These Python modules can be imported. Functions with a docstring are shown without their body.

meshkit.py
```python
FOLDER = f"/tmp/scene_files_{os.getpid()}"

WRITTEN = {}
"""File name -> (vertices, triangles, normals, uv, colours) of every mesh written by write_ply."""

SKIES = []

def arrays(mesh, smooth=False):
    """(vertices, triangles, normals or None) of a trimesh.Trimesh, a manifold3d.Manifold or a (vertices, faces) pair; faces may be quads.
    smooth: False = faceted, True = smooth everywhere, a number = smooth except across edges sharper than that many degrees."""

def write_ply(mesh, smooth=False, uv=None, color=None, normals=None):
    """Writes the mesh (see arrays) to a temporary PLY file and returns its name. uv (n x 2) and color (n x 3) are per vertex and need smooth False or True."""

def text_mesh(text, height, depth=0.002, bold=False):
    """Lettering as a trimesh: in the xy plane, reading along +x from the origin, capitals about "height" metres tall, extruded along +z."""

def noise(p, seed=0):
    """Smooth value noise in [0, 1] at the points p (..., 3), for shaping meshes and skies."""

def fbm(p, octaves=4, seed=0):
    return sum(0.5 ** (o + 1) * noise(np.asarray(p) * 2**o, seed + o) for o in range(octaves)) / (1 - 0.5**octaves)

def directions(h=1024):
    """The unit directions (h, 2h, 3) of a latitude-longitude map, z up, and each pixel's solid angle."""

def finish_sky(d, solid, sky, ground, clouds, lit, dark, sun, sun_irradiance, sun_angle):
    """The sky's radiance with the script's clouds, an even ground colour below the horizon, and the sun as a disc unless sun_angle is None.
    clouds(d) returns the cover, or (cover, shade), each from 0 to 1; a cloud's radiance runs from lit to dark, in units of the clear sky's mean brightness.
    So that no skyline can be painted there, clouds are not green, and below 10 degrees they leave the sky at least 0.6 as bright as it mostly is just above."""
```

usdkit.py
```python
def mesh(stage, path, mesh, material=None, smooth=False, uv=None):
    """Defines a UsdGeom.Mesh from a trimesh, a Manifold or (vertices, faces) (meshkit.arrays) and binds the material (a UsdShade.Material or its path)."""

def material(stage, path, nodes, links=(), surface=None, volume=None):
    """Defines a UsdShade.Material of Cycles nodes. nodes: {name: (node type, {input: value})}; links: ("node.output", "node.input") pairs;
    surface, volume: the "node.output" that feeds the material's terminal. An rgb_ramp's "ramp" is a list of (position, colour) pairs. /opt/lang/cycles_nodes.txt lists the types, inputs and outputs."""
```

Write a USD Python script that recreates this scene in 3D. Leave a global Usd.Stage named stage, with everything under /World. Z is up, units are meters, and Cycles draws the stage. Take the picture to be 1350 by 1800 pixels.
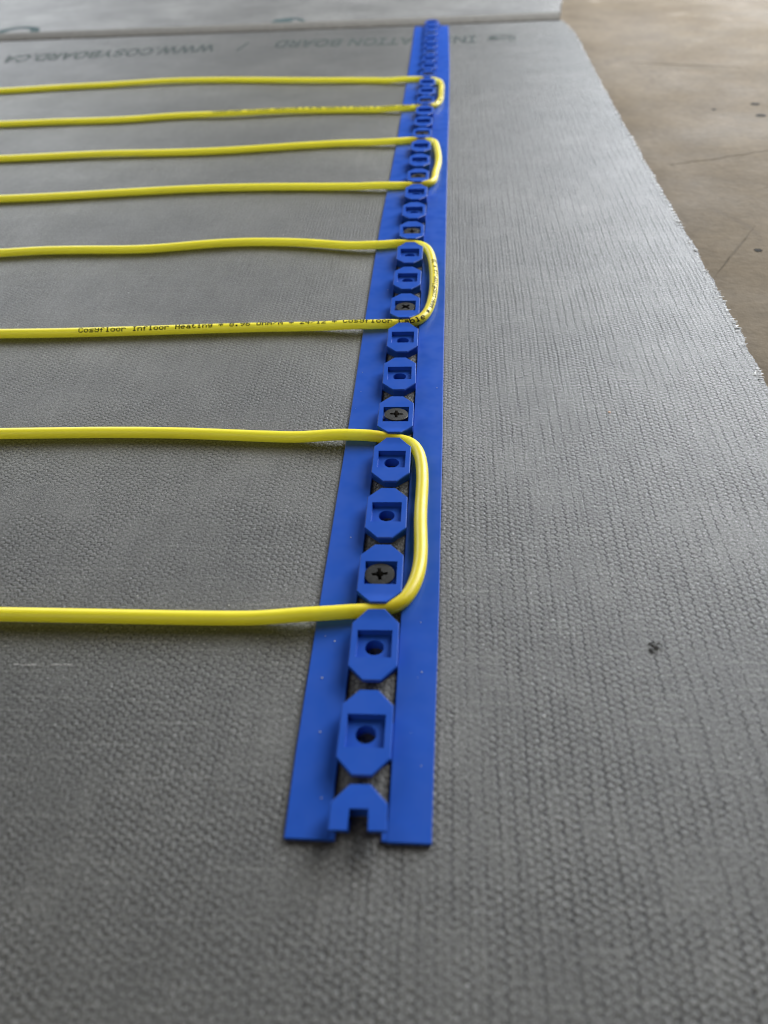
import math, random
import numpy as np, trimesh, usdkit, meshkit
import manifold3d as m3
from manifold3d import Manifold, CrossSection
from shapely.geometry import Polygon
from pxr import Usd, UsdGeom, UsdLux, UsdShade, Gf, Sdf

stage = Usd.Stage.CreateInMemory()
UsdGeom.SetStageUpAxis(stage, UsdGeom.Tokens.z)
UsdGeom.SetStageMetersPerUnit(stage, 1.0)
UsdGeom.Xform.Define(stage, '/World')
UsdGeom.Scope.Define(stage, '/World/Looks')

# ---------------------------------------------------------------- camera
cam = UsdGeom.Camera.Define(stage, '/World/camera')
R_ = (0.9972, 0.0632, -0.0391)
U_ = (-0.0115, 0.6509, 0.7591)
F_ = (-0.0734, 0.7565, -0.6498)
P_ = (0.0202, 0.0, 0.1889)
cam.AddTransformOp().Set(Gf.Matrix4d(*R_, 0, *U_, 0, *[-c for c in F_], 0, *P_, 1))
FOC = 5.8
cam.CreateFocalLengthAttr(FOC)
cam.CreateHorizontalApertureAttr(FOC * 1350 / 1440.04)
cam.CreateVerticalApertureAttr(FOC * 1800 / 1440.04)
cam.CreateFStopAttr(2.1)
cam.CreateFocusDistanceAttr(0.33)
cam.CreateClippingRangeAttr(Gf.Vec2f(0.01, 100))
cam.CreateExposureAttr(0.12)

# ---------------------------------------------------------------- light: unseen sources out of view, placed for sheen, falloff and cable fronts
def rect(name, pos, target, w, h, inten, col):
    L = UsdLux.RectLight.Define(stage, '/World/' + name)
    L.CreateWidthAttr(w); L.CreateHeightAttr(h); L.CreateIntensityAttr(inten); L.CreateColorAttr(Gf.Vec3f(*col))
    z = np.array(pos, float) - np.array(target, float); z /= np.linalg.norm(z)
    x = np.cross([0, 0, 1], z)
    x = np.array([1., 0, 0]) if np.linalg.norm(x) < 1e-6 else x / np.linalg.norm(x)
    y = np.cross(z, x)
    L.AddTransformOp().Set(Gf.Matrix4d(*map(float, x), 0, *map(float, y), 0, *map(float, z), 0, *map(float, pos), 1))
    return L
rect('unseen_back_right_light', (1.35, 2.4, 1.0), (0.0, 0.6, 0), 1.9, 1.2, 14.0, (0.89, 0.94, 1.0))  # out of view behind right, gives the cool sheen on the board
rect('unseen_back_left_light', (-1.55, 2.3, 1.15), (-0.1, 0.6, 0), 1.5, 1.0, 6.4, (0.89, 0.94, 1.0))  # out of view behind left, placed for the silvery sheen on that side
rect('unseen_upper_right_light', (0.98, 1.30, 1.15), (0.0, 1.10, 0), 0.8, 0.9, 9.6, (1.0, 0.98, 0.95))  # out of view up on the right, brightens the far end
rect('unseen_front_light', (-0.9, -1.4, 1.5), (-0.1, 0.7, 0), 1.8, 1.6, 1.25, (1.0, 0.91, 0.78))  # out of view on the camera side, lights the cable fronts

# ---------------------------------------------------------------- helpers
used = {}
def numbered(path):
    n = used.get(path, -1) + 1
    used[path] = n
    return path if n == 0 else f'{path}_{n:03d}'
def pth(parent): return str(parent.GetPath()) if parent is not None else '/World'
def obj(name, mesh, m=None, parent=None, smooth=False, loc=None, rotz=None):
    p = usdkit.mesh(stage, numbered(pth(parent) + '/' + name), mesh, m, smooth)
    if loc is not None: p.AddTranslateOp().Set(Gf.Vec3d(*map(float, loc)))
    if rotz is not None: p.AddRotateZOp().Set(float(math.degrees(rotz)))
    return p.GetPrim()
def xform(name, loc=(0, 0, 0), rotz=0, parent=None):
    x = UsdGeom.Xform.Define(stage, numbered(pth(parent) + '/' + name))
    x.AddTranslateOp().Set(Gf.Vec3d(*map(float, loc)))
    if rotz: x.AddRotateZOp().Set(float(math.degrees(rotz)))
    return x.GetPrim()
def tag(p, label=None, cat=None, group=None, kind=None):
    for k, v in (('label', label), ('category', cat), ('group', group), ('kind', kind)):
        if v: p.SetCustomDataByKey(k, v)
    return p

class G:
    """Small builder for Cycles node graphs."""
    def __init__(s): s.n = {}; s.l = []; s.c = 0
    def node(s, kind, **kw):
        s.c += 1; nm = f'n{s.c}'; inp = {}
        for k, v in kw.items():
            if isinstance(v, str) and '.' in v: s.l.append((v, f'{nm}.{k}'))
            else: inp[k] = v
        s.n[nm] = (kind, inp); return nm
    def math(s, op, a, b=0.0, c=0.0): return s.node('math', math_type=op, value1=a, value2=b, value3=c) + '.value'
    def mul(s, a, b): return s.math('multiply', a, b)
    def add(s, a, b): return s.math('add', a, b)
    def cosf(s, a): return s.math('cosine', a)
    def smooth(s, v, a, b, lo=0.0, hi=1.0): return s.node('map_range', range_type='smoothstep', value=v, from_min=a, from_max=b, to_min=lo, to_max=hi) + '.result'
    def mapping(s, vec, scale=(1, 1, 1), rot=(0, 0, 0), loc=(0, 0, 0)): return s.node('mapping', mapping_type='point', vector=vec, scale=scale, rotation=rot, location=loc) + '.vector'
    def noise(s, vec, scale, detail=2.0, rough=0.5, dist=0.0): return s.node('noise_texture', dimensions='3D', vector=vec, scale=scale, detail=detail, roughness=rough, distortion=dist) + '.fac'
    def mixc(s, f, a, b, t='mix'): return s.node('mix', mix_type=t, fac=f, color1=a, color2=b) + '.color'
    def ramp(s, f, stops): return s.node('rgb_ramp', fac=f, ramp=stops) + '.color'
    def rgb(s, v): return s.node('combine_color', color_type='rgb', r=v, g=v, b=v) + '.color'
    def bump(s, h, dist, strength=1.0, normal=None):
        kw = dict(height=h, distance=dist, strength=strength)
        if normal: kw['normal'] = normal
        return s.node('bump', **kw) + '.normal'
    def out(s, name, **kw):
        p = s.node('principled_bsdf', **kw)
        return usdkit.material(stage, '/World/Looks/' + name, s.n, s.l, surface=p + '.BSDF')

# ---------------------------------------------------------------- materials
def weave_material(name, tint, speckle=1.0):
    """cement-coated glass-fibre scrim: knitted hexagonal cells, fine grit, uneven coating"""
    g = G(); pos = g.node('geometry') + '.position'
    A, B = 1.95, 2.36                                   # millimetres: column pitch, cell length
    wob = g.node('noise_texture', dimensions='3D', vector=pos, scale=520.0, detail=2.5, roughness=0.65) + '.color'
    wob2 = g.node('noise_texture', dimensions='3D', vector=pos, scale=28.0, detail=1.0, roughness=0.5) + '.color'
    mm = g.node('vector_math', math_type='scale', vector1=pos, scale=1000.0) + '.vector'
    w1 = g.node('vector_math', math_type='multiply_add', vector1=wob, vector2=(1.75, 1.75, 0), vector3=mm) + '.vector'
    w2 = g.node('vector_math', math_type='multiply_add', vector1=wob2, vector2=(1.4, 3.0, 0), vector3=w1) + '.vector'
    sp = g.node('separate_xyz', vector=w2); x, y = sp + '.x', sp + '.y'
    tp = 2 * math.pi
    xa, ya = g.mul(x, tp / (2 * A)), g.mul(y, tp / B)
    h = g.add(g.add(g.cosf(g.add(xa, ya)), g.cosf(g.math('subtract', ya, xa))), g.cosf(g.mul(x, tp / A)))
    # zigzag seam between every second pair of columns
    xz = g.math('subtract', g.math('subtract', x, A / 2), g.mul(g.cosf(ya), A / 5))
    wale = g.smooth(g.cosf(g.mul(xz, tp / (2 * A))), 0.86, 0.985)
    spos = g.node('separate_xyz', vector=pos)
    streak = g.noise(g.mapping(pos, (420.0, 42.0, 1)), 1.0, 2.0, 0.6)
    right = g.smooth(spos + '.x', -0.03, 0.05)
    seam_amt = g.mul(g.smooth(streak, 0.36, 0.58), g.add(g.mul(right, 0.8), 0.2))
    seam = g.mul(wale, seam_amt)
    blotch = g.noise(pos, 26.0, 4.0, 0.62)
    open_ = g.smooth(blotch, 0.38, 0.60)
    open_ = g.add(g.mul(open_, 0.75), 0.25)
    crev = g.mul(g.smooth(h, -0.75, -1.30), open_)      # 1 in the joints of the hexagons
    crev = g.mul(crev, g.math('subtract', 1.0, g.mul(right, 0.2)))
    grit = g.noise(pos, 2600.0, 3.0, 0.7)
    mid = g.noise(pos, 780.0, 3.0, 0.65)
    cell = g.smooth(h, -1.4, 1.2)
    height = g.add(g.mul(g.mul(cell, open_), 0.25), g.add(g.mul(grit, 0.60), g.mul(mid, 0.95)))
    height = g.math('subtract', height, g.add(g.mul(seam, 0.8), g.mul(crev, 0.25)))
    nrm = g.bump(height, 0.00042, 0.95)
    base = g.ramp(g.noise(pos, 11.0, 6.0, 0.66), [(0.28, [c * 0.62 for c in tint]), (0.5, tint), (0.72, [min(1, c * 1.5) for c in tint])])
    dirt = g.noise(g.mapping(pos, (240.0, 34.0, 1)), 1.0, 3.0, 0.6)
    base = g.mixc(0.55, base, g.rgb(g.smooth(dirt, 0.2, 0.8, 0.72, 1.25)), 'multiply')
    base = g.mixc(1.0, base, g.rgb(g.smooth(grit, 0.25, 0.75, 0.45, 1.55)), 'multiply')
    base = g.mixc(1.0, base, g.rgb(g.math('subtract', 1.0, g.math('minimum', g.add(g.mul(crev, 0.72), g.mul(seam, 0.66)), 0.9))), 'multiply')
    base = g.mixc(1.0, base, g.rgb(g.smooth(g.noise(pos, 950.0, 3.0, 0.65), 0.28, 0.72, 0.62, 1.38)), 'multiply')
    cross = g.mul(g.smooth(g.cosf(ya), 0.55, 0.95), g.smooth(g.noise(g.mapping(pos, (45.0, 420.0, 1)), 1.0, 2.0), 0.50, 0.66))
    base = g.mixc(g.mul(cross, 0.45), base, [c * 2.1 for c in tint])
    glint = g.mul(g.smooth(g.noise(pos, 1500.0, 1.0, 0.5), 0.67, 0.77), 0.6 * speckle)
    base = g.mixc(glint, base, (0.55, 0.55, 0.54))  # sparkle of the coating painted into the colour as pale specks
    rough = g.smooth(g.noise(pos, 1100.0, 2.0), 0.3, 0.7, 0.34, 0.62)
    return g.out(name, base_color=base, roughness=rough, normal=nrm, specular_ior_level=0.70)

M_board = weave_material('scrim_board', (0.080, 0.0785, 0.072))
M_board2 = weave_material('scrim_board_back', (0.165, 0.163, 0.156), 0.6)

def simple(name, col, rough, var=0.06, vs=60.0, bump=0.0, bs=900.0, spec=0.5, **kw):
    g = G(); pos = g.node('geometry') + '.position'
    n = g.noise(pos, vs, 4.0, 0.6)
    c = g.ramp(n, [(0.25, [v * (1 - var) for v in col]), (0.75, [min(1, v * (1 + var)) for v in col])])
    r = g.smooth(g.noise(pos, vs * 3, 3.0), 0.3, 0.7, rough * 0.88, rough * 1.12)
    if bump: kw['normal'] = g.bump(g.noise(pos, bs, 3.0, 0.55), bump)
    return g.out(name, base_color=c, roughness=r, specular_ior_level=spec, **kw)

M_blue = simple('blue_plastic', (0.019, 0.083, 0.420), 0.33, 0.06, 45.0, 0.0, 300.0, 0.22)
M_yellow = simple('yellow_jacket', (0.93, 0.72, 0.014), 0.42, 0.05, 60.0, 0.00003, 500.0, subsurface_weight=0.40, subsurface_scale=0.003, subsurface_radius=(1.0, 1.0, 0.6))
M_screw = simple('dark_phosphate_steel', (0.024, 0.023, 0.021), 0.44, 0.45, 900.0, 0.00005, 2500.0, metallic=0.35)
M_ink = simple('black_ink', (0.020, 0.021, 0.014), 0.9, 0.3, 900.0, 0.0, 900.0, 0.08)
M_print = simple('grey_green_print', (0.046, 0.060, 0.056), 0.85, 0.35, 300.0, 0.0002, 900.0, 0.25)
M_print2 = simple('teal_print', (0.045, 0.075, 0.078), 0.85, 0.35, 160.0, 0.0002, 900.0, 0.25)
M_fibre = simple('glass_fibre', (0.60, 0.60, 0.59), 0.4, 0.2, 500.0)
M_scuffd = simple('floor_scuff', (0.130, 0.105, 0.074), 0.9, 0.25, 60.0, 0.0, 900.0, 0.1)
M_scuff = simple('pale_scuff_mark', (0.42, 0.41, 0.39), 0.7, 0.2, 900.0)
M_lint = simple('white_dust', (0.55, 0.55, 0.53), 0.7, 0.1)
M_tanspeck = simple('tan_crumb', (0.55, 0.36, 0.24), 0.8, 0.2)
M_foam = simple('foam_core', (0.20, 0.195, 0.18), 0.85, 0.25, 300.0, 0.0006, 700.0)
M_edge = simple('cut_edge', (0.165, 0.158, 0.142), 0.85, 0.2, 260.0, 0.0004, 700.0)
M_mark = simple('dark_floor_mark', (0.035, 0.033, 0.030), 0.9, 0.3, 200.0, 0.0, 900.0, 0.1)

def floor_material():
    g = G(); pos = g.node('geometry') + '.position'
    big = g.noise(pos, 3.2, 5.0, 0.62)
    c = g.ramp(big, [(0.25, (0.140, 0.109, 0.073)), (0.5, (0.166, 0.132, 0.090)), (0.75, (0.192, 0.156, 0.110))])
    med = g.noise(g.mapping(pos, (22.0, 24.0, 1), (0, 0, 0.5)), 1.0, 5.0, 0.65)
    c = g.mixc(0.8, c, g.rgb(g.smooth(med, 0.2, 0.8, 0.78, 1.2)), 'multiply')
    fine = g.noise(pos, 160.0, 4.0, 0.7)
    c = g.mixc(0.8, c, g.rgb(g.smooth(fine, 0.2, 0.8, 0.82, 1.18)), 'multiply')
    spot = g.smooth(g.noise(pos, 38.0, 3.0, 0.6, 0.6), 0.66, 0.74)
    c = g.mixc(g.mul(spot, 0.4), c, (0.085, 0.070, 0.052))
    pale = g.smooth(g.noise(pos, 11.0, 4.0, 0.6), 0.60, 0.72)
    c = g.mixc(g.mul(pale, 0.35), c, (0.42, 0.37, 0.31))
    crack = g.node('voronoi_texture', dimensions='2D', feature='distance_to_edge', scale=5.5, randomness=1.0,
                   vector=g.node('vector_math', math_type='multiply_add', vector1=g.node('noise_texture', dimensions='3D', vector=pos, scale=5.0, detail=4.0) + '.color', vector2=(0.25, 0.25, 0), vector3=pos) + '.vector') + '.distance'
    scr = g.mul(g.smooth(crack, 0.028, 0.004), g.smooth(g.noise(pos, 6.0, 2.0), 0.48, 0.62))
    c = g.mixc(g.mul(scr, 0.28), c, (0.09, 0.072, 0.055))
    r = g.smooth(g.noise(pos, 7.0, 4.0, 0.6), 0.3, 0.7, 0.68, 0.88)
    return g.out('trowelled_concrete', base_color=c, roughness=r, normal=g.bump(g.add(fine, big), 0.0012, 0.5), specular_ior_level=0.12)
M_floor = floor_material()

# ---------------------------------------------------------------- concrete floor
FZ = -0.0125
def sheet(x0, y0, x1, y1, z): return (np.array([(x0, y0, z), (x1, y0, z), (x1, y1, z), (x0, y1, z)], float), np.array([(0, 1, 2, 3)]))
floor = tag(obj('floor', sheet(-6, -5, 6, 8, FZ), M_floor), 'tan trowelled concrete floor with dark specks and scuffs beside the grey boards', kind='structure')
rng = random.Random(5)
def blob(cx, cy, z, rx, ry, seed, n=22, thick=0.00025, rot=0.0):
    r = random.Random(seed); pts = []
    for i in range(n):
        a = 2 * math.pi * i / n; k = 1 + r.uniform(-0.18, 0.18)
        px, py = rx * k * math.cos(a), ry * k * math.sin(a)
        pts.append((cx + px * math.cos(rot) - py * math.sin(rot), cy + px * math.sin(rot) + py * math.cos(rot)))
    m = trimesh.creation.extrude_polygon(Polygon(pts).buffer(0), thick, engine='earcut'); m.apply_translation((0, 0, z)); return m
for i, (x, y, rx, ry) in enumerate([(0.2792, 0.7714, 0.0036, 0.0034), (0.2746, 0.7379, 0.0042, 0.0034), (0.1995, 0.4705, 0.0022, 0.0022), (0.2420, 0.758, 0.0018, 0.0020)]):
    obj('dark_spot', blob(x, y, FZ - 0.00005, rx, ry, 20 + i), M_mark, floor)

def streak(x0, y0, x1, y1, w, seed):
    r = np.random.default_rng(seed); n = 9; t = np.linspace(0, 1, n)
    c = np.c_[x0 + (x1 - x0) * t, y0 + (y1 - y0) * t] + r.normal(0, w * 0.5, (n, 2)); d = np.array([y0 - y1, x1 - x0]); d /= np.linalg.norm(d)
    hw = w * np.sin(np.clip(t * math.pi, 0.15, math.pi - 0.15))[:, None] * r.uniform(0.5, 1, (n, 1))
    m = trimesh.creation.extrude_polygon(Polygon(list(map(tuple, c + d * hw)) + list(map(tuple, (c - d * hw)[::-1]))).buffer(0), 0.0002, engine='earcut'); m.apply_translation((0, 0, FZ - 0.00005)); return m
for i, q in enumerate([(0.1650, 0.4320, 0.2080, 0.5080, 0.0009), (0.1800, 0.6209, 0.2552, 0.6482, 0.0010), (0.2000, 0.9300, 0.3000, 0.9000, 0.0014), (0.2300, 0.5700, 0.2700, 0.6100, 0.0007)]):
    obj('scuff_line', streak(*q, 40 + i), M_scuffd, floor)

# ---------------------------------------------------------------- insulation boards
def jag(line, step, amp, seed):
    r = np.random.default_rng(seed); line = np.array(line, float)
    d = np.r_[0, np.cumsum(np.linalg.norm(np.diff(line, axis=0), axis=1))]
    s = np.arange(0, d[-1], step)
    p = np.stack([np.interp(s, d, line[:, k]) for k in (0, 1)], 1)
    slow = np.interp(s, np.arange(0, d[-1] + 0.02, 0.012), r.normal(0, 1, len(np.arange(0, d[-1] + 0.02, 0.012))))
    off = (slow * amp * 0.8 + r.normal(0, amp * 0.45, len(s)))
    t = np.gradient(p, axis=0); t /= np.linalg.norm(t, axis=1)[:, None]
    return p + np.stack([t[:, 1], -t[:, 0]], 1) * off[:, None], np.stack([t[:, 1], -t[:, 0]], 1)
SEAM = lambda x: 1.0785 + 0.030 * x
EDGE = [(0.146, -0.35), (0.150, 0.20), (0.1546, 0.308), (0.1557, 0.353), (0.1560, 0.398), (0.1559, 0.463), (0.1550, 0.542), (0.1540, 0.657),
        (0.1536, 0.829), (0.1541, 0.964), (0.1545, 1.015), (0.1515, 1.045), (0.1475, SEAM(0.1475) - 0.0015)]
edge, en = jag(EDGE, 0.0016, 0.00050, 3)
left_back, _ = jag([(0.1475, SEAM(0.1475) - 0.0012), (-0.95, SEAM(-0.95) - 0.0012)], 0.003, 0.0004, 4)
outline = list(map(tuple, edge)) + list(map(tuple, left_back)) + [(-0.95, -0.35)]
bd = trimesh.creation.extrude_polygon(Polygon(outline).buffer(0), 0.0007, engine='earcut'); bd.apply_translation((0, 0, -0.0007))
core = trimesh.creation.extrude_polygon(Polygon(outline).buffer(0.002).buffer(-0.0042).simplify(0.0006), 0.0114, engine='earcut'); core.apply_translation((0, 0, -0.0122))
bd = trimesh.util.concatenate([bd, core])
board = tag(obj('insulation_board', bd, M_board), 'large grey mesh-faced board lying under the blue strip and yellow cable', 'insulation board')

def fibres(line, nrm, z, n, seed, lmin, lmax, y0=None):
    """short broken glass threads standing out of a cut edge"""
    r = np.random.default_rng(seed); parts = []
    centres = np.sort(r.uniform(0, len(line) - 1, int(n / 1.6)))
    for i in range(n):
        k = int(np.clip(r.choice(centres) + r.normal(0, 3), 0, len(line) - 1))
        p = np.array([*(line[k] - nrm[k] * abs(r.normal(0, 0.0009))), z + r.normal(0.0002, 0.0003)])
        if y0 is not None and p[1] < y0: continue
        d = np.array([*nrm[k], r.normal(0.05, 0.10)]); d[:2] += r.normal(0, 0.35, 2); d /= np.linalg.norm(d)
        L = r.uniform(lmin, lmax); b = p - d * 0.0012; t = p + d * L + np.array([0, 0, r.normal(0, 0.15) * L]); rad = r.uniform(0.00020, 0.00045)
        side = np.cross(d, [0, 0, 1]); side /= np.linalg.norm(side); up = np.cross(side, d)
        v = []
        for q, rr in ((b, rad), ((b + t) / 2 + up * L * r.normal(0, 0.08), rad * 0.95), (t, rad * 0.5)):
            for a in range(4):
                v.append(q + rr * (side * math.cos(a * math.pi / 2) + 0.3 * up * math.sin(a * math.pi / 2)))
        f = []
        for s in range(2):
            for a in range(4):
                i0, i1 = s * 4 + a, s * 4 + (a + 1) % 4
                f += [(i0, i1, i1 + 4), (i0, i1 + 4, i0 + 4)]
        f += [(8, 9, 10), (8, 10, 11), (0, 2, 1), (0, 3, 2)]
        parts.append(trimesh.Trimesh(np.array(v), np.array(f), process=False))
    return trimesh.util.concatenate(parts)
tag(obj('frayed_threads', fibres(edge, en, -0.0001, 650, 11, 0.0003, 0.0013, 0.22), M_fibre, board), kind='stuff')

BZ, BEV = 0.0056, 0.017
back_edge, bn = jag([(0.1468, SEAM(0.1468) + BEV), (0.1480, 1.12), (0.1545, 1.165), (0.166, 1.28), (0.22, 1.9)], 0.0016, 0.0006, 7)
bf, bfn = jag([(-0.95, SEAM(-0.95)), (0.1462, SEAM(0.1462))], 0.0022, 0.0005, 8)
bt = bf + np.array([0, BEV])
bk = trimesh.creation.extrude_polygon(Polygon(list(map(tuple, bt)) + list(map(tuple, back_edge)) + [(-0.95, 1.9)]).buffer(0), BZ + 0.0123, engine='earcut')
bk.apply_translation((0, 0, -0.0123))
def bevel():
    # the edge slopes down to the front board
    n = len(bf); v = []; fr = ((0.0, 0.0006), (0.12, 0.0020), (0.5, 0.0046), (0.8, 0.0059), (1.0, BZ))
    for (x, y), (_, y2) in zip(bf, bt):
        v += [(x, y, -0.0123)] + [(x, y + (y2 - y) * q, z) for q, z in fr] + [(x, y2, -0.0123)]
    v = np.array(v); k = 7; f = []
    for i in range(n - 1):
        for j in range(k):
            a, b = i * k + j, i * k + (j + 1) % k; f += [(a, a + k, b + k), (a, b + k, b)]
    for j in range(1, k - 1):
        e = (n - 1) * k; f += [(0, j, j + 1), (e, e + j + 1, e + j)]
    m = trimesh.Trimesh(v, np.array(f), process=False); m.fix_normals(); return m
board2 = tag(obj('insulation_board', bk, M_board2), 'slightly higher pale grey board behind the far end of the blue strip', 'insulation board')
obj('sloping_edge', bevel(), M_edge, board2, smooth=50)
tag(obj('frayed_threads', trimesh.util.concatenate([fibres(back_edge, bn, BZ - 0.0003, 160, 12, 0.0005, 0.003), fibres(bf, bfn, 0.0003, 200, 13, 0.0003, 0.0010)]), M_fibre, board2), kind='stuff')

# printing on the front board: it reads from the far side
def letters(text, x_start, x_end, y_base, height, rot=0.0, bold=True):
    m = meshkit.text_mesh(text, height, 0.00022, bold)
    b = m.bounds; m.apply_translation((-b[0][0], 0, 0)); m.apply_scale((abs(x_end - x_start) / (b[1][0] - b[0][0]), 1, 1))
    m.apply_transform(trimesh.transformations.rotation_matrix(math.pi + rot, (0, 0, 1)))
    m.apply_translation((x_start, y_base, -0.0001)); return m
obj('printed_lettering', letters('INSULATION BOARD', 0.0485, -0.1690, 1.0125, 0.033, -0.030), M_print, board)
obj('printed_lettering', letters('/', -0.2005, -0.2080, 1.0080, 0.030, 0), M_print, board)
obj('printed_lettering', letters('WWW.COSYBOARD.CA', -0.2375, -0.4660, 1.0095, 0.033, 0.115), M_print, board)
def arc(cx, cy, rx, ry, a0, a1, w0, w1, z, n=40):
    """a tapering swoosh"""
    o, i = [], []
    for k in range(n + 1):
        t = k / n; a = math.radians(a0 + (a1 - a0) * t); w = w0 + (w1 - w0) * t
        o.append((cx + rx * math.cos(a), cy + ry * math.sin(a))); i.append((cx + (rx - w) * math.cos(a), cy + (ry - w) * math.sin(a)))
    m = trimesh.creation.extrude_polygon(Polygon(o + i[::-1]).buffer(0), 0.00022, engine='earcut'); m.apply_translation((0, 0, z - 0.0001)); return m
logo = trimesh.util.concatenate([arc(0.0765, 0.9955, 0.0135, 0.0195, -60, 205, 0.0016, 0.0034, 0.0), letters('cosy', 0.0860, 0.0600, 1.0035, 0.021)])
obj('printed_emblem', logo, M_print, board)
# cut-off emblems on the board behind
def cut(m):
    return m.slice_plane((0, SEAM(-0.3) + 0.001, 0), (-0.03, 1, 0), cap=False)
obj('printed_emblem', arc(-0.497, SEAM(-0.497) + BEV - 0.006, 0.030, 0.043, 8, 172, 0.010, 0.017, BZ), M_print2, board2)
obj('printed_emblem', trimesh.util.concatenate([arc(-0.1690, SEAM(-0.169) + BEV - 0.004, 0.0205, 0.030, 12, 168, 0.005, 0.014, BZ), blob(-0.1765, SEAM(-0.1765) + BEV + 0.010, BZ - 0.0001, 0.0125, 0.0125, 9)]), M_print2, board2)
# two pale scuffs in the near left corner, broken up by the weave
rs = np.random.default_rng(31)
for x0, x1, y in [(-0.1075, -0.1003, 0.1483), (-0.0958, -0.0890, 0.1488)]:
    bits = []
    x = x0
    while x < x1:
        L = rs.uniform(0.0004, 0.0016)
        bits.append(blob(x + L / 2, y + rs.normal(0, 0.00012), -0.00012, L * 0.55, rs.uniform(0.00008, 0.00020), int(rs.integers(1e6)), 12, 0.00017, rs.normal(0, 0.15))); x += L * rs.uniform(0.8, 1.6)
    obj('pale_scuff', trimesh.util.concatenate(bits), M_scuff, board)
def thread(cx, cy, n, seed, size):
    r = np.random.default_rng(seed); parts = []
    for i in range(n):
        a = r.uniform(0, 2 * math.pi); R0 = r.uniform(0.3, 1.0) * size; c = np.array([cx, cy]) + r.normal(0, size * 0.5, 2)
        t = np.linspace(0, r.uniform(0.8, 2.4), 8)
        p = np.c_[c[0] + R0 * np.cos(a + t), c[1] + R0 * np.sin(a + t), 0.0001 + 0.0007 * np.sin(t / t[-1] * math.pi) * r.uniform(0.3, 1)]
        parts.append(trimesh.creation.sweep_polygon(Polygon([(0.00018 * math.cos(k), 0.00018 * math.sin(k)) for k in np.linspace(0, 2 * math.pi, 6)[:5]]), p))
    return trimesh.util.concatenate(parts)
obj('snagged_thread', thread(0.0820, 0.1612, 9, 5, 0.0015), M_board, board)

# ---------------------------------------------------------------- blue strip
KN = [0, 1, 2, 3, 4, 5, 6, 9, 12, 15, 18, 21, 24, 27, 30, 32]
KY = [.0965, .1253, .1549, .1841, .2137, .2439, .2738, .3682, .4624, .5553, .6487, .7390, .8280, .9180, 1.0085, 1.0650]
ky = lambda k: float(np.interp(k, KN, KY))
CX = lambda y: float(np.interp(y, [.1, .18, .275, .37, .46, .555, .65, .74, .83, .92, 1.01, 1.07], [.0003, .0002, .0004, 0, -.0003, .0004, .0004, .0009, .0008, .0010, 0, -.0004]))
YN, YF = 0.0972, 1.0670
ROUT = ([.098, .13, .178, .235, .275, .314, .383, .48, .59, .64, .71, .85, .95, 1.07], [.0181, .0184, .0189, .0191, .0192, .0191, .0192, .0193, .0196, .0198, .0202, .0203, .0197, .0185])
LOUT = ([.098, .125, .177, .213, .275, .37, .478, .565, .656, .717, .843, 1.07], [-.0177, -.0183, -.0185, -.0186, -.0188, -.0195, -.0199, -.0190, -.0183, -.0184, -.0185, -.0196])
from scipy.interpolate import PchipInterpolator
RO, LO = PchipInterpolator(*ROUT), PchipInterpolator(*LOUT)
strip = tag(xform('mounting_strip'), 'long bright blue plastic strip of raised clips screwed down the grey board', 'fixing strip')
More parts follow.
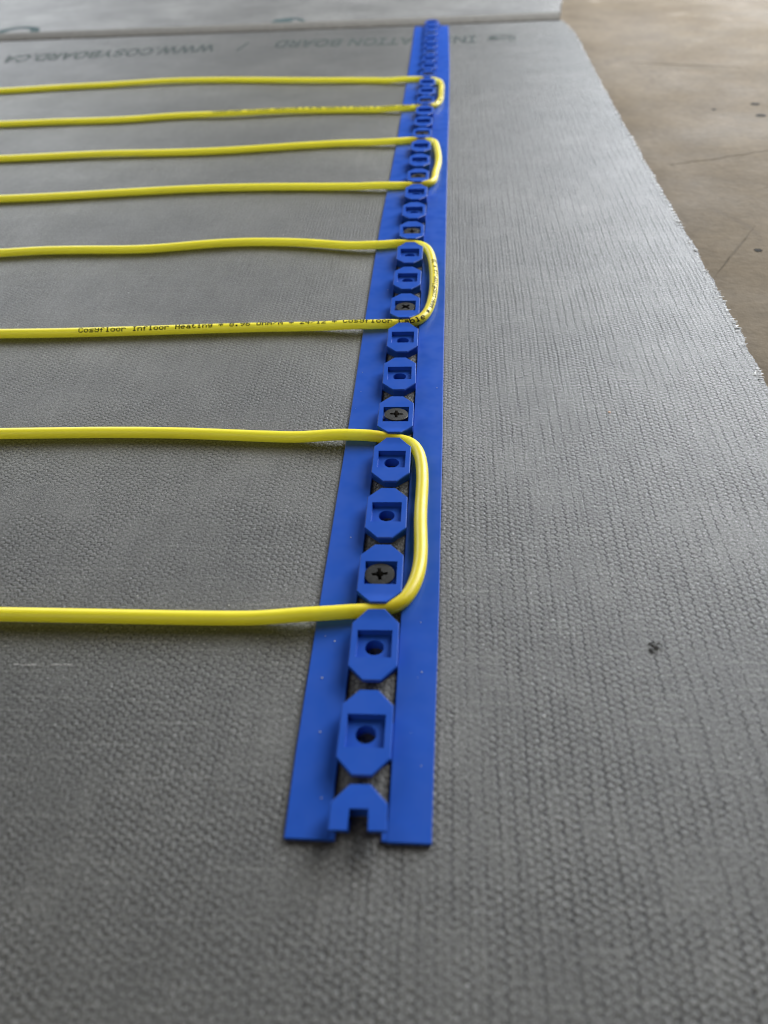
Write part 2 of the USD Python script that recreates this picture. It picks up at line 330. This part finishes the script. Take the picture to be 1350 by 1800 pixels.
def rail(side):
    ys = np.linspace(YN, YF, 160); c = 0.00022; T = 0.0011
    prof_n = 6; v = []
    for y in ys:
        cx = CX(y); e = 0.0 
        yy = y
        if side > 0: xi, xo = cx + 0.0070, float(RO(y))
        else: xi, xo = cx - 0.0070, float(LO(y))
        s = side
        zb = 0.00002 
        for x, z in ((xi, 0), (xo, 0), (xo, T - c), (xo - s * c, T), (xi + s * c, T), (xi, T - c)):
            v.append((x, yy, z + zb))
    v = np.array(v); f = []; n = len(ys)
    for i in range(n - 1):
        for j in range(prof_n):
            a, b = i * 6 + j, i * 6 + (j + 1) % 6
            q = (a, b, b + 6, a + 6)
            f.append(q if side > 0 else q[::-1])
    tri = []
    for q in f: tri += [(q[0], q[2], q[1]), (q[0], q[3], q[2])]
    for j in range(1, 5):
        e = (n - 1) * 6
        t1, t2 = (0, j, j + 1), (e, e + j + 1, e + j)
        tri += [t1, t2] if side > 0 else [t1[::-1], t2[::-1]]
    m = trimesh.Trimesh(v, np.array(tri), process=False); m.fix_normals(); return m
obj('rail', rail(-1), M_blue, strip, smooth=20); obj('rail', rail(1), M_blue, strip, smooth=20)

def octo(hw, hl, tip, side): return [(hw, -side), (hw, side), (tip, hl), (-tip, hl), (-hw, side), (-hw, -side), (-tip, -hl), (tip, -hl)]
def prism(pts, z0, z1, ch=0.0):
    if not ch: return CrossSection([pts]).extrude(z1 - z0).translate((0, 0, z0))
    cs = CrossSection([pts]); ins = cs.offset(-ch, m3.JoinType.Miter)
    return Manifold.hull_points(np.array([(x, y, z) for cs_, z in ((cs, z0), (cs, z1 - ch), (ins, z1)) for x, y in cs_.to_polygons()[0]]))
mm = 0.001
ZT, ZU = 5.5, 4.65
POST = octo(6.85, 9.9, 2.1, 5.5)
def clip_solid(front=0.0, back=0.0, pocket=True):
    plate = prism(octo(7.05, 13.2, 2.55, 8.1), ZU, ZT, 0.25)
    post = prism(POST, 0.02, ZU + 0.02)
    web = Manifold.cube((14.5, 11.4, 0.82), True).translate((0, 0, 0.5))
    c = plate + post + web
    if pocket:
        pk = Manifold.hull_points(np.array([(sx * h, sy * h2, z) for sx in (-1, 1) for sy in (-1, 1) for h, h2, z in ((5.2, 5.15, ZT + 0.3), (5.0, 4.95, 3.6))]))
        hole = Manifold.cylinder(8, 2.8, 2.8, 40).translate((0, 0, -0.5))
        c = c - pk - hole
    if front or back:
        c = c.refine_to_length(1.6)
        def wf(v):
            v = np.array(v)
            top = np.clip((v[:, 2] - 3.0) / 1.6, 0, 1)
            v[:, 2] += (np.clip(v[:, 1] - 9.9, 0, 4) * back + np.clip(-v[:, 1] - 9.9, 0, 4) * front) * top; return v
        c = c.warp_batch(wf)
    return c
def end_clip():
    plate = prism(octo(7.05, 13.2, 2.55, 8.1), ZU, ZT, 0.25)
    c = plate + (prism(POST, 0.02, ZU + 0.02) - Manifold.cube((40, 40, 20), True).translate((0, 7.6 - 20, 5)))
    web = prism([(-7.25, 0.8), (-5.7, 0.8), (-5.7, 3.2), (5.7, 3.2), (5.7, 0.8), (7.25, 0.8), (7.25, 6.0), (-7.25, 6.0)], 0.09, 1.0)
    slot = Manifold.hull_points(np.array([(x, y, z) for x, y in ((-2.25, 6.6), (2.4, 6.6), (3.3, -20), (-3.1, -20)) for z in (-1, 9)]))
    c = c - Manifold.cube((40, 40, 20), True).translate((0, 1.0 - 20, 5))
    return (c + web) - slot
def tab_clip():
    c = clip_solid()
    base = prism([(-9.0, -6), (9.0, -6), (9.0, 9.6), (6.5, 10.4), (-6.5, 10.4), (-9.0, 9.6)], 1.2, 2.6, 0.2)
    return c + (base - Manifold.cylinder(8, 2.8, 2.8, 40))
def tm(c, s=mm):
    d = c.to_mesh(); return trimesh.Trimesh(np.asarray(d.vert_properties)[:, :3] * s, np.asarray(d.tri_verts), process=False)
plain, tipb, tipf = tm(clip_solid()), tm(clip_solid(back=0.16)), tm(clip_solid(front=0.16))
rc = random.Random(2)
for k in range(33):
    y = ky(k); m = plain; lab = None
    if k == 0: m, lab = tm(end_clip()), 'half clip with an open U-shaped slot at the near end of the strip'
    elif k == 32: m, lab = tm(tab_clip()), 'last clip with a wide joining tab at the far end of the strip'
    elif k in (2, 5, 8, 11, 14, 17, 20, 23): m = tipb
    if k in (3, 6, 9, 12, 15, 18, 21, 24): m = tipf
    p = obj('clip', m, M_blue, strip, smooth=28, loc=(CX(y) + rc.uniform(-.00012, .00012), y, 0), rotz=rc.uniform(-.010, .010) + 0.012)
    if lab: tag(p, lab)

# ---------------------------------------------------------------- screws
def screw_solid():
    prof = [(0, -9), (1.9, -9), (1.9, -1.2), (4.65, -0.50), (4.80, -0.30), (4.80, -0.10), (4.62, 0.05), (3.0, 0.12), (0, 0.15)]
    c = CrossSection([prof]).revolve(56)
    def wing(rot):
        pts = [(sx * l, sy * w, z) for sx in (-1, 1) for sy in (-1, 1) for l, w, z in ((2.95, 0.62, 0.6), (1.0, 0.40, -2.2))]
        return Manifold.hull_points(np.array(pts)).rotate((0, 0, rot))
    core = Manifold.hull_points(np.array([(r * math.cos(a), r * math.sin(a), z) for r, z in ((1.65, 0.6), (0.7, -2.2)) for a in np.linspace(0.0, 2 * math.pi, 5)[:4] + math.pi / 4]))
    return c - wing(0) - wing(90) - core
scr = tm(screw_solid())
WHERE = ['dark cross-head screw nearest the camera, just above the lowest yellow cable run',
         'dark cross-head screw standing proud just above the second cable run from the bottom',
         'dark cross-head screw with its cross turned diagonally, inside the lettered cable loop',
         'dark cross-head screw just above the top run of the lettered cable loop',
         'dark screw inside the lower end of the third cable loop from the camera',
         'dark screw just above the upper run of the third cable loop from the camera',
         'dark screw inside the lower end of the farthest cable loop',
         'dark screw just beyond the upper run of the farthest cable loop',
         'second to last screw at the strip far end, beyond all the cable',
         'last and farthest screw, at the far tip of the blue strip']
YAW = [0.10, 0.02, 0.78, 0.05, 0.5, 0.3, 0.9, 0.2, 0.6, 0.1]
for i, k in enumerate(range(3, 31, 3)):
    y = ky(k); z = 0.0054 if k == 6 else 0.0047
    p = usdkit.mesh(stage, numbered('/World/screw'), scr, M_screw, 25)
    p.AddTranslateOp().Set(Gf.Vec3d(CX(y) + (0.0002 if k != 3 else -0.0003), y, z))
    p.AddRotateXYZOp().Set(Gf.Vec3f(-3.0 if k == 6 else rc.uniform(-2, 2), 2.0 if k == 6 else rc.uniform(-2, 2), math.degrees(YAW[i])))
    tag(p.GetPrim(), WHERE[i], 'screw', 'screws holding down the blue strip')

# ---------------------------------------------------------------- yellow cable
from scipy.interpolate import splprep, splev
LOOPS = {
    'A': [(-0.1181, 0.1653), (-0.0909, 0.1661), (-0.0636, 0.1659), (-0.0458, 0.166), (-0.0281, 0.1669), (-0.0177, 0.1679), (-0.0091, 0.1692), (-0.0041, 0.1702), (-0.0003, 0.1709), (0.0035, 0.1711), (0.0068, 0.1732), (0.0095, 0.1776), (0.0114, 0.1845), (0.0122, 0.1947), (0.0124, 0.2107), (0.0122, 0.2223), (0.0119, 0.2366), (0.0109, 0.2463), (0.0091, 0.2538), (0.0056, 0.2581), (-0.0002, 0.2607), (-0.0067, 0.2614), (-0.0167, 0.2621), (-0.0317, 0.2618), (-0.0406, 0.2619), (-0.0562, 0.2631), (-0.0821, 0.2641), (-0.1082, 0.2646), (-0.1396, 0.2641), (-0.1605, 0.2631)],
    'B': [(-0.1971, 0.3474), (-0.1779, 0.3472), (-0.157, 0.3488), (-0.122, 0.35), (-0.0911, 0.3514), (-0.0606, 0.3533), (-0.0298, 0.3526), (-0.0184, 0.3529), (-0.007, 0.3538), (0.0005, 0.3551), (0.0067, 0.3576), (0.0104, 0.3654), (0.0129, 0.3783), (0.0136, 0.3975), (0.0129, 0.4161), (0.0113, 0.4302), (0.0084, 0.4415), (0.0038, 0.4471), (-0.0071, 0.4486), (-0.0125, 0.4471), (-0.026, 0.4465), (-0.0398, 0.4486), (-0.0547, 0.4516), (-0.0771, 0.4549), (-0.0996, 0.4556), (-0.1213, 0.453), (-0.1498, 0.448), (-0.1796, 0.4473), (-0.2173, 0.4468), (-0.239, 0.444)],
    'C': [(-0.2776, 0.5328), (-0.2441, 0.5365), (-0.2102, 0.5391), (-0.1768, 0.5433), (-0.1432, 0.5465), (-0.1094, 0.547), (-0.0497, 0.5448), (-0.027, 0.5425), (-0.0173, 0.5424), (-0.0081, 0.5427), (0.0015, 0.5435), (0.0079, 0.548), (0.0115, 0.5615), (0.0131, 0.5816), (0.013, 0.6033), (0.0114, 0.6221), (0.0071, 0.635), (-0.0002, 0.6397), (-0.0069, 0.6388), (-0.0177, 0.6361), (-0.0337, 0.636), (-0.0593, 0.6373), (-0.1013, 0.6321), (-0.1431, 0.6268), (-0.1856, 0.6243), (-0.2505, 0.6232), (-0.3146, 0.618)],
    'D': [(-0.3545, 0.71), (-0.3063, 0.7127), (-0.2344, 0.7166), (-0.2062, 0.7217), (-0.1633, 0.7222), (-0.1199, 0.726), (-0.0686, 0.7275), (-0.0306, 0.7238), (-0.0184, 0.7238), (-0.0068, 0.7249), (0.0029, 0.7278), (0.0093, 0.734), (0.0131, 0.7533), (0.0138, 0.7777), (0.0127, 0.797), (0.0092, 0.8104), (0.0014, 0.8163), (-0.0066, 0.8176), (-0.0259, 0.8173), (-0.0364, 0.8198), (-0.0945, 0.8253), (-0.1651, 0.836), (-0.2367, 0.8393), (-0.2925, 0.8338), (-0.3476, 0.828), (-0.4026, 0.8208)],
}

RAD = 0.00227
GAPS = {'A': (2, 5), 'B': (8, 11), 'C': (14, 17), 'D': (20, 23)}
XL = -0.62
cable = tag(xform('heating_cable'), 'yellow heating cable looped back and forth across the board through the blue strip', 'cable')
def cable_path(n, prev_y, next_y):
    P = np.array(LOOPS[n]); g0, g1 = GAPS[n]
    half = len(P) // 2
    for i, (x, y) in enumerate(P):
        gm = (ky(g0) + ky(g0 + 1)) / 2 if i < half else (ky(g1) + ky(g1 + 1)) / 2
        if abs(x) < 20 * mm and abs(y - gm) < 0.011:
            w = math.exp(-(x / 0.0075) ** 2); P[i, 1] = y + (float(np.clip(y, gm - 0.0032, gm + 0.0032)) - y) * w
    yl, yu = P[0, 1], P[-1, 1]
    lead = [(x, yl) for x in np.linspace(XL, P[0, 0] - 0.03, 7)]
    tail = [(x, yu) for x in np.linspace(P[-1, 0] - 0.03, XL, 7)]
    if prev_y is not None:
        r = (yl - prev_y) / 2; lead = [(XL - r * math.cos(a), yl - r + r * math.sin(a)) for a in np.linspace(0, math.pi / 2, 6)[:-1]] + lead
    if next_y is not None:
        r = (next_y - yu) / 2; tail = tail + [(XL - r * math.sin(a), yu + r - r * math.cos(a)) for a in np.linspace(0, math.pi / 2, 6)[1:]]
    Q = np.array(lead + [tuple(p) for p in P] + tail)
    d = np.r_[0, np.cumsum(np.linalg.norm(np.diff(Q, axis=0), axis=1))]
    tck, u = splprep([Q[:, 0], Q[:, 1]], u=d, s=len(Q) * (0.00028 ** 2), k=3)
    s = np.unique(np.r_[np.arange(0, d[-1], 0.0022), d[-1]])
    x, y = splev(s, tck)
    xy = np.stack([x, y], 1)
    from shapely.geometry import Point
    from scipy.ndimage import gaussian_filter1d
    plates = [Polygon([(CX(ky(k)) + a * mm, ky(k) + b * mm) for a, b in octo(7.05, 13.2, 2.55, 8.1)]) for g in (g0, g1) for k in (g, g + 1)]
    move = np.zeros_like(xy)
    for i, q in enumerate(xy):
        if not 0.0032 < abs(q[0]) < 0.011: continue
        for pl in plates:
            c = np.array(pl.centroid.coords[0]); dd = pl.exterior.distance(Point(q)) * (-1 if pl.contains(Point(q)) else 1)
            if dd < 0.0017:
                ex = pl.exterior.interpolate(pl.exterior.project(Point(q))); e = np.array(ex.coords[0]); n_ = (q - e) * (1 if dd > 0 else -1)
                n_ = n_ / max(1e-9, np.linalg.norm(n_)); move[i] += n_ * (0.0017 - dd)
    xy = xy + gaussian_filter1d(move, 2.6, axis=0) * 1.2
    t = np.clip((xy[:, 0] + 0.041) / 0.021, 0, 1); t = t * t * (3 - 2 * t)
    z = RAD + 0.0001 + 0.00112 * t
    z -= 0.00062 * np.exp(-(xy[:, 0] / 0.0065) ** 2)
    rr = np.random.default_rng(ord(n)); ph = rr.uniform(0, 6, 3)
    z += (1 - t) * 0.0006 * np.clip(np.sin(s * 26 + ph[0]) * np.sin(s * 11 + ph[1]), 0, 1)
    p = np.c_[xy, z]
    s = np.r_[0, np.cumsum(np.linalg.norm(np.diff(p, axis=0), axis=1))]
    return p, s
def frames(p):
    t = np.gradient(p, axis=0); t /= np.linalg.norm(t, axis=1)[:, None]
    r = np.cross(t, [0, 0, 1]); r /= np.linalg.norm(r, axis=1)[:, None]
    return t, r, np.cross(r, t)
def tube(p, rad, n=20):
    t, r, u = frames(p); v = []
    for i in range(len(p)):
        for a in range(n):
            w = 2 * math.pi * a / n; v.append(p[i] + rad * (u[i] * math.cos(w) + r[i] * math.sin(w)))
    f = []
    for i in range(len(p) - 1):
        for a in range(n):
            b = (a + 1) % n; f += [(i * n + a, (i + 1) * n + a, (i + 1) * n + b), (i * n + a, (i + 1) * n + b, i * n + b)]
    c0, c1 = len(v), len(v) + 1; v += [p[0], p[-1]]; e = (len(p) - 1) * n
    for a in range(n):
        b = (a + 1) % n; f += [(c0, a, b), (c1, e + b, e + a)]
    m = trimesh.Trimesh(np.array(v), np.array(f), process=False); m.fix_normals(); return m
FONT = {'C': '01110 10001 10000 10000 10000 10001 01110', 'o': '00000 00000 01110 10001 10001 10001 01110', 's': '00000 00000 01111 10000 01110 00001 11110',
        'y': '00000 10001 10001 01111 00001 10001 01110', 'f': '00110 01001 01000 11100 01000 01000 01000', 'l': '01100 00100 00100 00100 00100 00100 01110',
        'r': '00000 00000 10110 11001 10000 10000 10000', 'I': '01110 00100 00100 00100 00100 00100 01110', 'n': '00000 00000 10110 11001 10001 10001 10001',
        'H': '10001 10001 10001 11111 10001 10001 10001', 'e': '00000 00000 01110 10001 11111 10000 01110', 'a': '00000 00000 01110 00001 01111 10001 01111',
        't': '01000 01000 11100 01000 01000 01001 00110', 'i': '00100 00000 01100 00100 00100 00100 01110', 'g': '00000 01111 10001 10001 01111 00001 01110',
        '*': '00000 00100 10101 01110 10101 00100 00000', '8': '01110 10001 10001 01110 10001 10001 01110', '.': '00000 00000 00000 00000 00000 01100 01100',
        '9': '01110 10001 10001 01111 00001 00010 01100', '6': '00110 01000 10000 11110 10001 10001 01110', 'O': '01110 10001 10001 10001 10001 10001 01110',
        'h': '10000 10000 10110 11001 10001 10001 10001', 'm': '00000 00000 11010 10101 10101 10001 10001', '/': '00000 00001 00010 00100 01000 10000 00000',
        '2': '01110 10001 00001 00010 00100 01000 11111', '4': '00010 00110 01010 10010 11111 00010 00010', '1': '00100 01100 00100 00100 00100 00100 01110',
        'b': '10000 10000 10110 11001 10001 10001 11110', 'w': '00000 00000 10001 10001 10101 10101 01010', 'c': '00000 00000 01110 10000 10000 10001 01110',
        '0': '01110 10001 10011 10101 11001 10001 01110'}
def cable_text(text, p, s, s0, pitch, phi_s, phi_v, row, seed=0):
    """dot-matrix print wrapped on the jacket; letters point to the left of the running direction"""
    t, r, u = frames(p); col = pitch / 6.2; V, F = [], []
    rn = random.Random(seed)
    def at(sv, ph, rad):
        i = [np.interp(sv, s, a[:, k]) for a in (p, u, r) for k in range(3)]
        P, U, Rr = map(np.array, (i[:3], i[3:6], i[6:])); d = U * math.cos(ph) + Rr * math.sin(ph); return P + rad * d / np.linalg.norm(d)
    for ci, ch in enumerate(text):
        if ch == ' ': continue
        for ri, line in enumerate(FONT[ch].split()):
            runs = []; j = 0
            while j < 5:
                if line[j] == '1':
                    e = j
                    while e + 1 < 5 and line[e + 1] == '1': e += 1
                    runs.append((j, e)); j = e + 1
                else: j += 1
            for a, b in runs:
                xs = np.linspace(s0 + ci * pitch + a * col - 0.16 * col, s0 + ci * pitch + (b + 1) * col + 0.16 * col, 2 * (b - a + 1) + 1)
                pc = float(np.interp(xs[0], phi_s, phi_v))
                ph0, ph1 = pc + ((ri - 3.5) * row - 0.12 * row) / RAD, pc + ((ri - 2.5) * row + 0.12 * row) / RAD
                base = len(V)
                for x in xs:
                    for rad in (RAD - 0.00010, RAD + 0.000035):
                        V.append(at(x, ph0, rad)); V.append(at(x, ph1, rad))
                for q in range(len(xs) - 1):
                    o = base + q * 4; n = o + 4
                    F += [(o + 2, n + 2, n + 3), (o + 2, n + 3, o + 3), (o, n, n + 2), (o, n + 2, o + 2), (o + 1, o + 3, n + 3), (o + 1, n + 3, n + 1)]
                o = base; F += [(o, o + 2, o + 3), (o, o + 3, o + 1)]; o = base + 4 * (len(xs) - 1); F += [(o, o + 3, o + 2), (o, o + 1, o + 3)]
    m = trimesh.Trimesh(np.array(V), np.array(F), process=False); m.fix_normals(); return m
ends = {n: (LOOPS[n][0][1], LOOPS[n][-1][1]) for n in LOOPS}
order = 'ABCD'
LAB = {'A': 'yellow cable loop nearest the camera, without lettering', 'B': 'second yellow cable loop, printed with black dot-matrix lettering',
       'C': 'third yellow cable loop from the camera', 'D': 'farthest yellow cable loop, with faint black print along its lower run'}
STR = 'Cosyfloor Infloor Heating * 8.96 Ohm/m * 24/12 * Cosyfloor Cable * www.cosyfloor.ca * 20'
for i, n in enumerate(order):
    p, s = cable_path(n, ends[order[i - 1]][1] if i else None, ends[order[i + 1]][0] if i < 3 else None)
    c = tag(obj('cable_loop', tube(p, RAD), M_yellow, cable, smooth=True), LAB[n])
    lower = np.where(p[:, 1] < (ends[n][0] + ends[n][1]) / 2)[0]
    s_at = lambda x: float(np.interp(x, p[lower[p[lower, 0] > XL][:-6], 0], s[lower[p[lower, 0] > XL][:-6]]))
    D = math.radians
    if n == 'B':
        sa, sb, sc = s_at(-0.157), s_at(-0.06), s_at(-0.012)
        tx = cable_text(STR, p, s, sa, 0.00262, [sa, sa + 0.035, sb, sb + 0.02, sc, sc + 0.018, sc + 0.05, sc + 0.09], [D(30), D(26), D(-2), D(-4), D(10), D(42), D(14), D(22)], 0.00038)
        obj('printed_lettering', tx, M_ink, c)
    if n == 'D':
        sa = s_at(-0.175)
        tx = cable_text(STR, p, s, sa, 0.00285, [sa, sa + 0.1, s_at(0.0), s_at(0.0) + 0.03], [D(20), D(20), D(20), D(25)], 0.00036)
        obj('printed_lettering', tx, M_ink, c)

# ---------------------------------------------------------------- dust and crumbs
def flecks(pts, smin, smax, seed, z):
    r = np.random.default_rng(seed); parts = []
    for x, y in pts:
        m = trimesh.creation.icosphere(subdivisions=1, radius=1.0)
        k = r.uniform(smin, smax); m.apply_scale((k * r.uniform(.7, 1.5), k * r.uniform(.6, 1.2), k * 0.45))
        m.apply_transform(trimesh.transformations.rotation_matrix(r.uniform(0, 6.28), (0, 0, 1))); m.apply_translation((x, y, z + k * 0.3)); parts.append(m)
    return trimesh.util.concatenate(parts)
rd = np.random.default_rng(9)
on_board = [(rd.uniform(-0.3, 0.145), rd.uniform(0.07, 0.9)) for _ in range(130)]
on_board = [q for q in on_board if not (-0.021 < q[0] < 0.022)]
tag(obj('dust', flecks(on_board, 0.00012, 0.00036, 1, 0.0), M_lint), 'tiny pale dust specks scattered over the grey board', kind='stuff')
tag(obj('dust', flecks([(0.0118, 0.4475), (-0.0165, 0.313), (-0.0158, 0.297), (-0.0150, 0.161), (-0.0120, 0.1590), (0.0135, 0.1672), (0.0150, 0.118), (0.0110, 0.1750), (-0.0115, 0.205)] + [(float(sg * rd.uniform(0.008, 0.0175)), float(rd.uniform(0.105, 0.5))) for sg in (-1, 1) for _ in range(5)] + [(0.0165, 0.30), (0.0120, 0.128), (-0.014, 0.40)], 0.00008, 0.00022, 2, 0.0012), M_lint), 'tiny white dust flecks lying on the blue strip', kind='stuff')
tag(obj('crumb', flecks([(0.0865, 0.2835)], 0.0006, 0.0007, 3, 0.0), M_tanspeck), 'single tiny orange-tan crumb on the board right of the blue strip', 'crumb')
